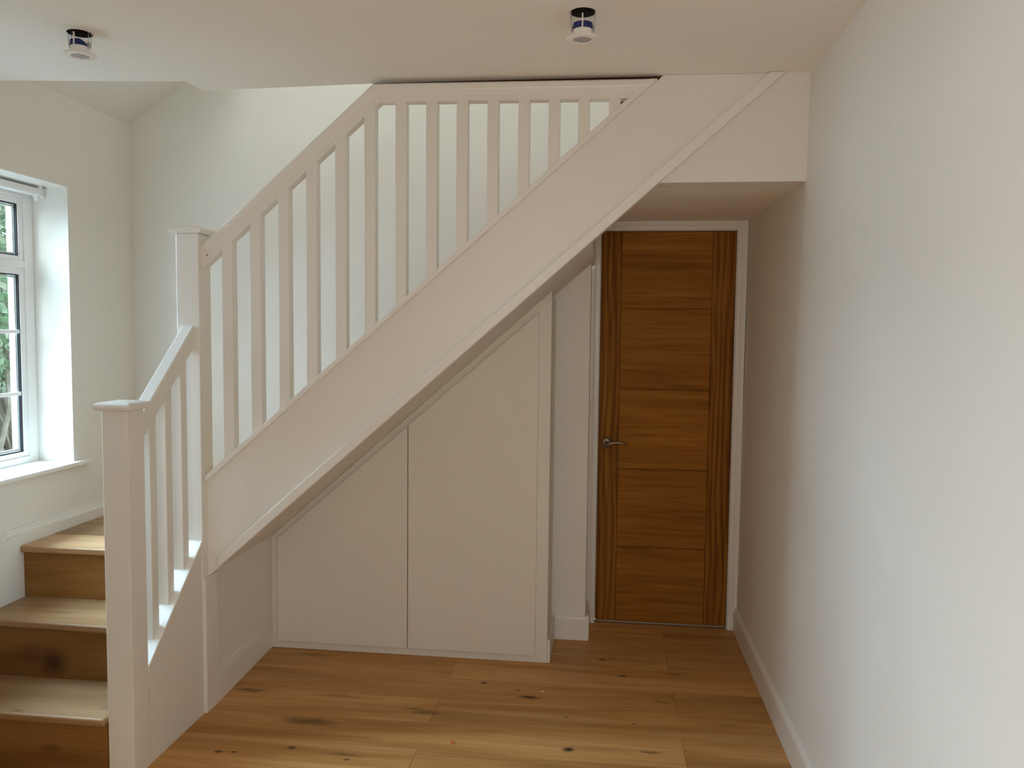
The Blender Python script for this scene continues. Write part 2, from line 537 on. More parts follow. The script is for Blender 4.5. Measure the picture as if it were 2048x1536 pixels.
def ceiling_mesh():
    bm = bmesh.new()
    lead = [(-2.30, 2.7475), (-1.6499, 2.8075), (-1.5566, 2.819), (-1.5456, 2.929), (-1.3343, 2.921), (-0.8735, 2.8985), (0.10, 2.9), (0.10, 2.93)]
    outline = [(XW - 0.26, YREAR - 0.2), (0.86, YREAR - 0.2), (0.86, 2.93)] + list(reversed(lead)) + [(XW - 0.26, 2.724)]
    loop = [bm.verts.new((px, py, ZC)) for px, py in outline]
    edges = [bm.edges.new((loop[i], loop[(i + 1) % len(loop)])) for i in range(len(loop))]
    for cx, cy in LIGHTS:
        ring = [bm.verts.new((cx + HR * math.cos(t), cy + HR * math.sin(t), ZC)) for t in [2 * math.pi * k / 40 for k in range(40)]]
        edges += [bm.edges.new((ring[i], ring[(i + 1) % 40])) for i in range(40)]
    bmesh.ops.triangle_fill(bm, use_beauty=True, use_dissolve=False, edges=edges)
    # remove any triangles filled inside the holes
    bad = [f for f in bm.faces if any((f.calc_center_median().xy - Vector(c)).length < HR * 0.98 for c in LIGHTS)]
    bmesh.ops.delete(bm, geom=bad, context='FACES_ONLY')
    r = bmesh.ops.extrude_face_region(bm, geom=list(bm.faces))
    vs = [g for g in r['geom'] if isinstance(g, bmesh.types.BMVert)]
    bmesh.ops.translate(bm, verts=vs, vec=(0, 0, 0.30))
    return bm


struct(finish('ceiling', ceiling_mesh(), M['ceiling']), 'white ceiling')
# dark strip added for the shade in the rail gap, with a bare block
struct(box('trim_1', -0.868, 0.19, 2.9005, 2.955, 2.381, 2.69, 'timber'), 'dark timber strip added as shade in the gap over the handrail')
box('plank', 0.036, 0.115, 2.925, 2.985, 2.322, 2.3805, 'timber', bpy.data.objects['trim_1'])

# upstairs: sloping ceiling over the window wall, cheek, front wall and roof round the stairwell
slope = lambda x: 2.470 + 0.66 * (x + 2.2968)
struct(prism('ceiling_sloping', [(XW, slope(XW)), (-1.668, slope(-1.668)), (-1.668, 5.1), (-1.74, 5.1), (-1.74, slope(-1.74) + 0.1), (XW, slope(XW) + 0.1)],
             'y', 2.70, YB, 'wall'), 'sloping plaster above the stair window')
bm = bmesh.new()
add_box(bm, -1.74, 0.86, 1.3, 1.4, 2.70, 5.2)
add_box(bm, 0.69, 0.86, 1.4, YB, 2.70, 5.2)
add_box(bm, -1.76, -1.66, 1.4, 2.70, 2.70, 5.2)
struct(finish('wall_upper', bm, M['wall']))
bm = bmesh.new()
add_box(bm, -1.76, 0.86, 1.3, 2.25, 5.1, 5.2)
add_box(bm, -1.76, 0.86, 3.25, YB + 0.11, 5.1, 5.2)
add_box(bm, -1.76, -1.56, 2.25, 3.25, 5.1, 5.2)
add_box(bm, -0.34, 0.86, 2.25, 3.25, 5.1, 5.2)
struct(finish('ceiling_upper', bm, M['ceiling']))
struct(box('floor_upper', 0.56, 0.86, 2.93, YB, 2.56, 2.704, 'floor_oak'))

# header over the recess, recess ceiling, nib, end wall
struct(prism('wall_header', [(0.10, ZS), (xr(2), ZS), (xr(2.42), 2.40), (0.48, 2.40)], 'y', YH, 3.0, 'wall'), 'white bulkhead over the door recess')
struct(prism('ceiling_recess', [(2.9, ZS), (4.06, 2.046), (4.06, 2.14), (3.0, 2.14), (3.0, ZS + 0.02), (2.9, ZS + 0.02)], 'x', -0.052, xr(2) + 0.01, 'ceiling'),
       'white lowered ceiling of the door recess')
struct(prism('wall_nib', [(-0.45, 0), (-0.068, 0), (-0.068, ssf(-0.068) - 0.0005), (-0.45, ssf(-0.45) - 0.0005)], 'y', YNIB, 4.06, 'wall'), 'narrow white wall beside the oak door')
bm = bmesh.new()
add_box(bm, -0.45, -0.030, 4.0, 4.12, 0, 2.2)
add_box(bm, 0.640, 0.86, 4.0, 4.12, 0, 2.2)
add_box(bm, -0.030, 0.640, 4.0, 4.12, 1.998, 2.2)
add_box(bm, -0.10, 0.70, 4.16, 4.20, 0, 2.2)
struct(finish('wall_end', bm, M['wall']), 'white wall round the oak door')

# wall below the long string, under the stairs, with deep skirting
struct(prism('wall_understairs', [(YN2 + NW, 0), (YC + 0.02, 0), (YC + 0.02, ssf(XL) - 0.004), (YN2 + NW, ssf(XL) - 0.004)], 'x', XL - 0.05, XL - 0.012, 'wall'), 'low white wall under the staircase')

# ------------------------------------------------------------------ skirting boards
SK = [(0, 0), (0.018, 0), (0.018, 0.102), (0.014, 0.112), (0.006, 0.120), (0, 0.120)]
struct(prism('baseboard_right', [(xr(0) + 0.004 - a, b) for a, b in SK], 'y', YREAR, 3.985, 'wood'), 'white skirting along the right wall')
bm = bmesh.new()
lo = [(-1.4985, YN2 + 0.004), (-1.4985, YN2 + 0.062), (-1.5055, YN2 + 0.085), (-1.5225, YC - 0.001), (-1.535, YC - 0.001), (-1.535, YN2 + 0.004)]
add_prism(bm, [(-1.518, 0), (-1.499, 0), (-1.499, sb(-1.499) - 0.001), (-1.518, sb(-1.518) - 0.001)], 'y', YN2 + 0.004, YN2 + 0.092)
o = struct(finish('trim_2', bm, M['wood'], bev=0.0015, segs=1), 'upright cover strip below the tall newel')
bm = bmesh.new()
add_prism(bm, [(-1.4995, YN2 + 0.0925), (-1.5195, YC - 0.001), (-1.54, YC - 0.001), (-1.54, YN2 + 0.0925)], 'z', 0, 0.112)
add_prism(bm, [(-1.5065, YN2 + 0.0925), (-1.5235, YC - 0.001), (-1.54, YC - 0.001), (-1.54, YN2 + 0.0925)], 'z', 0.112, 0.130)
struct(finish('baseboard_left', bm, M['wood'], bev=0.002, segs=2), 'white skirting under the stairs')
struct(prism('baseboard_back', [(YNIB - a, b) for a, b in SK], 'x', -0.2164, -0.0504, 'wood'), 'white skirting on the narrow nib wall')
struct(prism('baseboard_nib', [(-0.068 + a, b) for a, b in SK], 'y', YNIB - 0.0176, 3.984, 'wood'))

# ------------------------------------------------------------------ window
win = empty('window_1', (XW - 0.18, (WY0 + WY1) / 2, WZ0))
struct(win, 'white window with glazing bars over the stairs')
FX0, FX1 = -2.53, -2.46


def frame_rect(bm, y0, y1, z0, z1, w, x0, x1, wb=None):
    wb = wb or w
    add_box(bm, x0, x1, y0, y0 + w, z0, z1)
    add_box(bm, x0, x1, y1 - w, y1, z0, z1)
    add_box(bm, x0, x1, y0 + w, y1 - w, z0, z0 + wb)
    add_box(bm, x0, x1, y0 + w, y1 - w, z1 - w, z1)


bm = bmesh.new()
frame_rect(bm, WY0, WY1, WZ0 - 0.001, WZ1, 0.055, FX0, FX1 - 0.004, 0.03)
finish('window_frame', bm, M['upvc'], win, bev=0.003)
box('transom', FX0, FX1 - 0.002, WY0 + 0.055, WY1 - 0.055, 1.735, 1.765, 'upvc', win, bev=0.003)
YM = 2.52
box('mullion', FX0, FX1 - 0.002, YM - 0.03, YM + 0.03, WZ0 + 0.03, WZ1 - 0.055, 'upvc', win, bev=0.003)
for (a, b) in ((WY0 + 0.055, YM - 0.03), (YM + 0.03, WY1 - 0.055)):
    for (c, d) in ((WZ0 + 0.03, 1.735), (1.765, WZ1 - 0.055)):
        SW = 0.028
        bm = bmesh.new()
        frame_rect(bm, a, b, c, d, SW, FX0 + 0.006, FX1 - 0.008, 0.020)
        finish('sash', bm, M['upvc'], win, bev=0.003)
        ya, yb, za, zb = a + SW, b - SW, c + 0.020, d - (0.012 if c > 1 else SW)
        zb = d - SW
        bm = bmesh.new()
        frame_rect(bm, ya - 0.001, yb + 0.001, za - 0.001, zb + 0.001, 0.006, FX0 + 0.046, FX0 + 0.058)
        finish('gasket', bm, M['gasket'], win)
        box('pane', FX0 + 0.049, FX0 + 0.053, ya, yb, za, zb, 'glass', win)
        bm = bmesh.new()   # spacer bar of the sealed unit
        frame_rect(bm, ya + 0.006, yb - 0.006, za + 0.006, zb - 0.006, 0.008, FX0 + 0.034, FX0 + 0.046)
        finish('spacer', bm, M['upvc'], win)
        if c < 1:
            for zz in (1.465, 1.201):
                box('glazing_bar', FX0 + 0.0535, FX0 + 0.060, ya + 0.004, yb - 0.004, zz - 0.008, zz + 0.008, 'upvc', win, bev=0.002)
        yy = (ya + yb) / 2
        box('glazing_bar', FX0 + 0.0535, FX0 + 0.060, yy - 0.008, yy + 0.008, za + 0.004, zb - 0.004, 'upvc', win, bev=0.002)
bm = bmesh.new()
add_prism(bm, [(FX1 - 0.01, WY0 + 0.0005), (FX1 - 0.01, WY1 - 0.0005), (XW - 0.0002, WY1 - 0.0005), (XW - 0.0002, WY1 + 0.088), (XW + 0.028, WY1 + 0.088),
               (XW + 0.028, WY0 - 0.088), (XW - 0.0002, WY0 - 0.088), (XW - 0.0002, WY0 + 0.0005)], 'z', WZ0 - 0.0215, WZ0)
finish('window_sill', bm, M['wood'], win, bev=0.007, segs=3)

rail = tag(empty('roller_blind', (-2.42, 2.55, 2.04)), 'white blind head rail fixed under the top of the window recess', 'blind')
bm = bmesh.new()
add_box(bm, -2.452, -2.405, WY0 + 0.02, WY1 - 0.012, 2.046, 2.076)
finish('head_rail', bm, M['upvc'], rail, bev=0.004)
for yy in (WY1 - 0.035, YM, WY0 + 0.05):
    bm = bmesh.new()
    add_box(bm, -2.445, -2.402, yy, yy + 0.02, 2.072, 2.0862)
    finish('bracket', bm, M['upvc'], rail, bev=0.002)
box('end_cap', -2.456, -2.401, WY1 - 0.012, WY1 - 0.003, 2.038, 2.080, 'upvc', rail, bev=0.003)
bm = bmesh.new()
add_box(bm, -2.432, -2.416, WY1 - 0.030, WY1 - 0.016, 2.024, 2.046)
finish('hook', bm, M['upvc'], rail, bev=0.002)

# ------------------------------------------------------------------ oak door
door = struct(empty('door_1', (0.307, YD, 0)), 'oak door with five crosswise panels')
DX0, DX1, DZ0, DZ1 = -0.0224, 0.6364, 0.012, 1.993
SX0, SX1 = 0.0805, 0.5245
st = box('stile', DX0 + 0.002, SX0 - 0.0015, YD, YD + 0.04, DZ0, DZ1, 'stile_oak', door, bev=0.0015, segs=1)
st2 = box('stile', SX1 + 0.0015, DX1 - 0.002, YD, YD + 0.04, DZ0, DZ1, 'stile_oak', door, bev=0.0015, segs=1)
zz = [DZ0, 0.400, 0.802, 1.206, 1.611, DZ1]
for a, b in zip(zz, zz[1:]):
    box('panel', SX0, SX1, YD, YD + 0.04, a + (0.0028 if a > 0.1 else 0), b - (0.0028 if b < 1.9 else 0), 'panel_oak', door, bev=0.002, segs=1)
box('core', DX0 + 0.01, DX1 - 0.01, YD + 0.006, YD + 0.038, DZ0 + 0.002, DZ1 - 0.004, 'stile_oak', door)
box('bottom_seal', DX0 + 0.004, DX1 - 0.004, YD - 0.002, YD + 0.02, 0.0075, 0.0118, 'threshold', door)
bm = bmesh.new()
add_box(bm, -0.030, DX0 - 0.001, YD - 0.001, YD + 0.10, 0, 2.0)
add_box(bm, DX1 + 0.001, 0.640, YD - 0.001, YD + 0.10, 0, 2.0)
add_box(bm, DX0 - 0.001, DX1 + 0.001, YD - 0.001, YD + 0.10, 1.9955, 2.0)
add_box(bm, DX0 - 0.001, DX1 + 0.001, YD + 0.046, YD + 0.06, 0.0, 2.0)
finish('door_lining', bm, M['wood'], door)
hd = empty('door_handle', (0.020, YD, 0.930))
hd.parent = door
hd.location = hd.location - WLOC[door]
hd['label'] = 'curved nickel lever handle'
HX, HZ = 0.0195, 0.933
bm = bmesh.new()
lathe(bm, [(0, -0.010), (0.021, -0.010), (0.0255, -0.006), (0.0265, 0.0), (0, 0.0)], (HX, YD, HZ), 'y', 32)
bmesh.ops.remove_doubles(bm, verts=bm.verts, dist=1e-5)
finish('rose', bm, M['steel'], hd, smooth=True)
bm = bmesh.new()
tube(bm, [(HX, YD - 0.008, HZ), (HX, YD - 0.03, HZ), (HX, YD - 0.044, HZ - 0.004)], [0.010, 0.009, 0.011], 16)
tube(bm, [(HX - 0.007, YD - 0.040, HZ - 0.020), (HX + 0.004, YD - 0.046, HZ - 0.006), (HX + 0.022, YD - 0.049, HZ + 0.003), (HX + 0.045, YD - 0.050, HZ + 0.0068),
          (HX + 0.072, YD - 0.050, HZ + 0.0055), (HX + 0.100, YD - 0.049, HZ - 0.001)], [0.006, 0.0105, 0.0085, 0.0062, 0.0056, 0.0062], 14)
finish('lever', bm, M['steel'], hd, smooth=True)


# architrave mouldings
AP = [(0, 0), (0.0, 0.013), (0.004, 0.016), (0.018, 0.016), (0.0205, 0.013), (0.024, 0.017), (0.032, 0.022), (0.044, 0.022), (0.046, 0.020), (0.046, 0)]
AIL, AIR, AIT = -0.0256, 0.6395, 1.998
bm = bmesh.new(); add_prism(bm, [(AIL - a, 4.0 - b) for a, b in AP], 'z', 0, AIT + 0.042)
struct(finish('trim_3', bm, M['wood']), 'white architrave left of the oak door')
bm = bmesh.new(); add_prism(bm, [(min(AIR + a, 0.6855), 4.0 - b) for a, b in AP], 'z', 0, AIT + 0.042)
struct(finish('trim_4', bm, M['wood']), 'white architrave right of the oak door')
bm = bmesh.new(); add_prism(bm, [(4.0 - b, AIT + a * 0.97) for a, b in AP], 'x', AIL, AIR)
struct(finish('trim_5', bm, M['wood']), 'white architrave over the oak door')

# ------------------------------------------------------------------ cupboard under the stairs
cup = tag(empty('understairs_cupboard', (-0.9, YC + 0.15, 0)), 'white fitted cupboard with two slope-topped flush doors under the staircase', 'cupboard')
FX_L, FX_R = -1.5215, -0.231
top = lambda x: ssf(x) - 0.001
# face frame
bm = bmesh.new()
add_prism(bm, [(FX_L, 0), (-1.47, 0), (-1.47, top(-1.47)), (FX_L, top(FX_L))], 'y', YC, YC + 0.02)
finish('frame_stile', bm, M['cupboard'], cup)
bm = bmesh.new()
add_prism(bm, [(-0.30, 0), (FX_R, 0), (FX_R, top(FX_R)), (-0.30, top(-0.30))], 'y', YC, YC + 0.02)
finish('frame_stile', bm, M['cupboard'], cup)
bm = bmesh.new()
add_prism(bm, [(-1.47, top(-1.47) - 0.11), (-0.30, top(-0.30) - 0.11), (-0.30, top(-0.30)), (-1.47, top(-1.47))], 'y', YC, YC + 0.02)
finish('frame_top_rail', bm, M['cupboard'], cup)
box('plinth', -1.47, -0.30, YC, YC + 0.02, 0, 0.06, 'cupboard', cup)
box('side_panel', FX_R - 0.018, FX_R, YC + 0.0202, YNIB - 0.001, 0, ssf(FX_R) - 0.021, 'cupboard', cup)
box('back_panel', -1.49, FX_R - 0.02, YC + 0.16, YC + 0.17, 0.0, 0.44, 'cupboard', cup)
prism('skirting_return', [(FX_R + 0.0004, YC - 0.0), (-0.2170, YC - 0.0), (-0.2170, YNIB - 0.0185), (FX_R + 0.0004, YNIB - 0.0185)], 'z', 0, 0.105, 'cupboard', cup, bev=0.002)
# doors (overlaid, 18 mm proud)
dt = lambda x: 0.524 + 0.8735 * (x + 1.4848)
DF = YC - 0.018
for (a, b) in ((-1.487, -0.8716), (-0.8680, -0.2845)):
    prism('cupboard_door', [(a, 0.0385), (b, 0.0365), (b, dt(b)), (a, dt(a))], 'y', DF, YC - 0.0005, 'cupboard', cup, bev=0.0015, segs=2)

# ------------------------------------------------------------------ staircase
stair = tag(empty('staircase', (-1.55, 2.9, 0)), 'white painted staircase with oak treads turning up to the right', 'staircase')
XI = XW + 0.028          # face of the wall string
NY = [2.322, 2.566, 2.812]   # nosings of the first three treads
for i, ny in enumerate(NY):
    z = RISE * (i + 1)
    if i < 2:
        bm = bmesh.new()
        x1 = XL - NW - 0.001 if i == 0 else -1.577
        if i == 0:
            add_prism(bm, [(XI, ny), (XL - NW - 0.002, ny), (XL - NW - 0.002, YN1 + NW), (-1.577, YN1 + NW + 0.002), (-1.577, NY[1] + 0.03), (XI, NY[1] + 0.03)], 'z', z - 0.026, z)
        else:
            add_prism(bm, [(XI, ny + 0.018), (-1.577, ny), (-1.577, NY[2] + 0.03), (XI, NY[2] + 0.03)], 'z', z - 0.026, z)
        finish('tread', bm, M['tread_oak'], stair, bev=0.007, segs=3)
    zr0 = RISE * i if i else 0.0
    xr1 = XL - NW - 0.002 if i == 0 else (-1.577 if i < 2 else -1.60)
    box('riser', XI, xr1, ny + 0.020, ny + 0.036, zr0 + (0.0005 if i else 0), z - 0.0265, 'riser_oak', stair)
# quarter landing in two boards
box('landing_board', XI, -1.60, NY[2], 3.01, 3 * RISE - 0.026, 3 * RISE, 'tread_oak', stair, bev=0.006, segs=3)
box('landing_board', XI, -1.545, 3.0108, 3.21, 3 * RISE - 0.026, 3 * RISE, 'tread_oak', stair, bev=0.001)
box('landing_board', XI, -1.545, 3.2108, 3.41, 3 * RISE - 0.026, 3 * RISE, 'tread_oak', stair, bev=0.001)
box('landing_board', XI, -1.545, 3.4108, YB - 0.02, 3 * RISE - 0.026, 3 * RISE, 'tread_oak', stair, bev=0.001)
# long flight
for k in range(9):
    z = RISE * (4 + k)
    xn = -1.555 + 0.2354 * k
    y0 = 2.8785 + 0.0253 * (xn + 0.27 - XL)
    if k < 8:
        box('tread', xn, xn + 0.2354 + 0.02, y0, YB - 0.02, z - 0.026, z, 'tread_oak', stair, bev=0.006)
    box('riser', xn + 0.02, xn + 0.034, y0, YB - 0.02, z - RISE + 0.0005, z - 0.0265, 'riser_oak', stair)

SKEW = 0.0253
# strings
XT, XBT = 0.1955, 0.6077 - 0.004
ztop = ZC - 0.001
bm = bmesh.new()
add_prism(bm, [(XL - 0.001, sb(XL)), (-1.5 + (ztop - 0.5335) / 0.883, ztop), (-1.5 + (ztop - 0.9035) / 0.883, ztop), (XL - 0.001, scb(XL) + 0.005)], 'y', 2.845, 2.877)
finish('string', bm, M['wood'], stair)
# capping of the long string (57 mm wide) with its plumb foot at the newel
zcap = 2.3785
cx1 = -1.5 + (zcap - 0.9035) / 0.883
cx0 = -1.5 + (zcap - 0.929) / 0.883
bm = bmesh.new()
add_prism(bm, [(XL, scb(XL)), (cx1, zcap), (cx0, zcap), (XL, sct(XL))], 'y', 2.8205, 2.8765)
finish('string_capping', bm, M['wood'], stair, bev=0.003)
# planted moulding along the lower edge
ta = -1.4585
tt = lambda x: sb(x) + 0.0475
bm = bmesh.new()
tx1 = -1.5 + (ztop - 0.5335) / 0.883
add_prism(bm, [(ta, sb(ta) - 0.001), (tx1, ztop), (tx1 - 0.0475 / 0.883, ztop), (ta, tt(ta))], 'y', 2.8235, 2.8448)
finish('string_moulding', bm, M['wood'], stair, bev=0.0045, segs=3)
SKEW = 0.0
# outer string of the lower flight, down to the floor, and its capping
lz = lambda y: 0.3183 + 0.908 * (y - YN1 - NW)     # underside of capping
prism('string', [(YN1 + NW - 0.001, 0), (YN2 + 0.001, 0), (YN2 + 0.001, lz(YN2) + 0.002), (YN1 + NW - 0.001, lz(YN1 + NW) + 0.002)], 'x', -1.5765, XL - 0.004, 'wood', stair)
bm = bmesh.new()
ya, yb = YN1 + NW, YN2
add_prism(bm, [(ya, lz(ya)), (yb, lz(yb)), (yb, lz(yb) + 0.026), (ya, lz(ya) + 0.026)], 'x', -1.5808, XL + 0.0005)
finish('string_capping', bm, M['wood'], stair, bev=0.003)
# wall string beside the lower flight: raked then level, moulded top edge
bm = bmesh.new()
kz = 0.69
ky = 2.771


def wsz(yy, off):
    return kz - off - max(0.0, (ky - off * 0.35) - yy) * 0.886


def wall_string(bm, off, th):
    yk = ky - off * 0.35
    add_prism(bm, [(2.20, 0), (YB - 0.001, 0), (YB - 0.001, kz - off), (yk, kz - off), (2.20, wsz(2.20, off))], 'x', XW + 0.0002, XW + th)


wall_string(bm, 0.0, 0.008)
wall_string(bm, 0.010, 0.014)
wall_string(bm, 0.022, 0.0275)
finish('wall_string', bm, M['wood'], stair)
bm = bmesh.new()
add_prism(bm, [(XW + 0.029, 0.55), (-1.60, 0.55), (-1.5075, ssf(-1.5075) + 0.03), (-0.07, ssf(-0.07) + 0.03), (-0.07, 2.065), (0.35, 2.12), (0.35, sb(0.35) + 0.46), (-1.50, sb(-1.50) + 0.46), (-1.58, 0.76), (-1.66, 0.69), (XW + 0.029, 0.69)], 'y', YB - 0.019, YB - 0.0005)
finish('wall_string', bm, M['wood'], stair)
# plastered soffit under the long flight
SKEW = 0.0253
bm = bmesh.new()
add_prism(bm, [(XL - 0.045, ssf(XL - 0.045)), (-0.052, ssf(-0.052)), (-0.052, ssf(-0.052) + 0.022), (XL - 0.045, ssf(XL - 0.045) + 0.022)], 'y', 2.8775, YNIB + 0.15)
finish('soffit', bm, M['wall'], stair)
SKEW = 0.0
box('soffit_cheek', -0.0585, -0.0525, 2.917, 3.99, ssf(-0.052), ZS + 0.03, 'wall', stair)


# newel posts with caps
def newel(y0, ztop_, label):
    p = box('newel_post', XL - NW, XL, y0, y0 + NW, 0, ztop_ - 0.028, 'wood', stair, bev=0.003)
    p['label'] = label
    bm = bmesh.new()
    c = (XL - NW / 2, y0 + NW / 2)
    prof = [(0.044, 0.0), (0.056, 0.0005), (0.0615, 0.005), (0.0635, 0.0115), (0.0615, 0.019), (0.056, 0.0235), (0.045, 0.0265), (0.020, 0.0295)]
    rings = []
    for h, dz in prof:
        rings.append([bm.verts.new((c[0] + sx * h, c[1] + sy * h, ztop_ - 0.028 + dz)) for sx, sy in ((-1, -1), (1, -1), (1, 1), (-1, 1))])
    for a, b in zip(rings, rings[1:]):
        for i in range(4):
            bm.faces.new((a[i], a[(i + 1) % 4], b[(i + 1) % 4], b[i]))
    bm.faces.new(rings[0])
    bm.faces.new(rings[-1])
    finish('newel_cap', bm, M['wood'], p)
    return p


newel(YN1, 1.248, 'short newel post at the foot of the stairs')
n2 = newel(YN2, 1.868, 'tall newel post at the turn')
# handrails: mushroom top, coved sides, grooved bottom fillet
HRH = [(0.0210, 0.0), (0.0210, 0.018), (0.0222, 0.0205), (0.0228, 0.0265), (0.0255, 0.0325), (0.0290, 0.0370), (0.0302, 0.0425), (0.0302, 0.0560), (0.0285, 0.0610), (0.0245, 0.0640), (0.012, 0.0655)]
HRP = [(-a, b) for a, b in HRH][:1] + HRH + [(-a, b) for a, b in reversed(HRH)][:-1]
YS = YN2 + NW / 2
HB = 2.3135     # underside of the level rail
xm = -1.5 + (HB - 1.716) / 0.885
bm = bmesh.new()
kk = math.sqrt(1 + 0.885 ** 2)
hx_end = 0.02 + 0.0
SKEW = 0.0253
# first plumb-cut ring at the newel, mitre ring, then the level run running out on the capping
A = [bm.verts.new((XL - 0.0005, YS - s, rb(XL) + h * kk)) for s, h in HRP]
th = math.atan(0.885) / 2
B = [bm.verts.new((xm - h * math.tan(th), YS - s, HB + h)) for s, h in HRP]
nH = len(HRP)
for i in range(nH):
    bm.faces.new((A[i], A[(i + 1) % nH], B[(i + 1) % nH], B[i]))
bm.faces.new(A)
bm.faces.new(list(reversed(B)))
finish('handrail', bm, M['wood'], stair)
bm = bmesh.new()
B = [bm.verts.new((xm - h * math.tan(th) + 0.0004, YS - s, HB + h)) for s, h in HRP]
Cc = [bm.verts.new((-1.5 + (HB + h - 0.9035) / 0.883 - 0.002, YS - s, HB + h)) for s, h in HRP]
for i in range(nH):
    bm.faces.new((B[i], B[(i + 1) % nH], Cc[(i + 1) % nH], Cc[i]))
bm.faces.new(B)
bm.faces.new(list(reversed(Cc)))
o = finish('handrail', bm, M['wood'], stair)
SKEW = 0.0
# lower handrail, from the short newel up to the tall one
lr = lambda y: 1.1275 + 0.885 * (y - YN1 - NW - 0.045)
XS = XL - NW / 2
HRL = [(-0.0205, 0.0), (0.0205, 0.0), (0.0205, 0.006), (0.0240, 0.008), (0.0240, 0.056), (0.0225, 0.0600), (0.0195, 0.062),
       (-0.0195, 0.062), (-0.0225, 0.0600), (-0.0240, 0.056), (-0.0240, 0.008), (-0.0205, 0.006)]
sweep_plumb('handrail', (XS, YN1 + NW - 0.0005, lr(YN1 + NW)), (XS, YN2 + 0.0005, lr(YN2)), HRL, 'wood', stair)


# balusters
def baluster(poly_bottom_top, bevel=0.002):
    bm = bmesh.new()
    (x0, x1, y0, y1, zb, zt) = poly_bottom_top
    v = []
    for f in (zb, zt):
        for (px, py) in ((x0, y0), (x1, y0), (x1, y1), (x0, y1)):
            v.append(bm.verts.new((px, py, f(px, py))))
    bm.faces.new(v[0:4])
    bm.faces.new(list(reversed(v[4:8])))
    for i in range(4):
        bm.faces.new((v[i], v[(i + 1) % 4], v[4 + (i + 1) % 4], v[4 + i]))
    return finish('baluster', bm, M['wood'], stair, bev=bevel, segs=1)


BX = [-1.4300, -1.3200, -1.2110, -1.1045, -0.9935, -0.8840, -0.7685, -0.6555, -0.5440, -0.4325, -0.3210, -0.2125, -0.1070, 0.0010]
SKEW = 0.0253
for x0 in BX:
    def ztp(px, py):
        return min(rb(px) + 0.004, HB + 0.004)
    baluster((x0, x0 + 0.041, YS - 0.0205, YS + 0.0205, lambda px, py: sct(px) - 0.004, ztp))
SKEW = 0.0
for yc in (2.5245, 2.6235, 2.7285):
    baluster((XS - 0.0205, XS + 0.0205, yc - 0.0205, yc + 0.0205, lambda px, py: lz(py) + 0.022, lambda px, py: lr(py) + 0.004))

# nail hole left in the handrail by the tall newel
bm = bmesh.new()
lathe(bm, [(0.0, 0.0), (0.0022, 0.0), (0.0022, 0.003), (0.0, 0.003)], (-1.482, 2.8178, 1.7606), 'y', 12)
bmesh.ops.remove_doubles(bm, verts=bm.verts, dist=1e-6)
finish('nail_hole', bm, M['void'], stair)


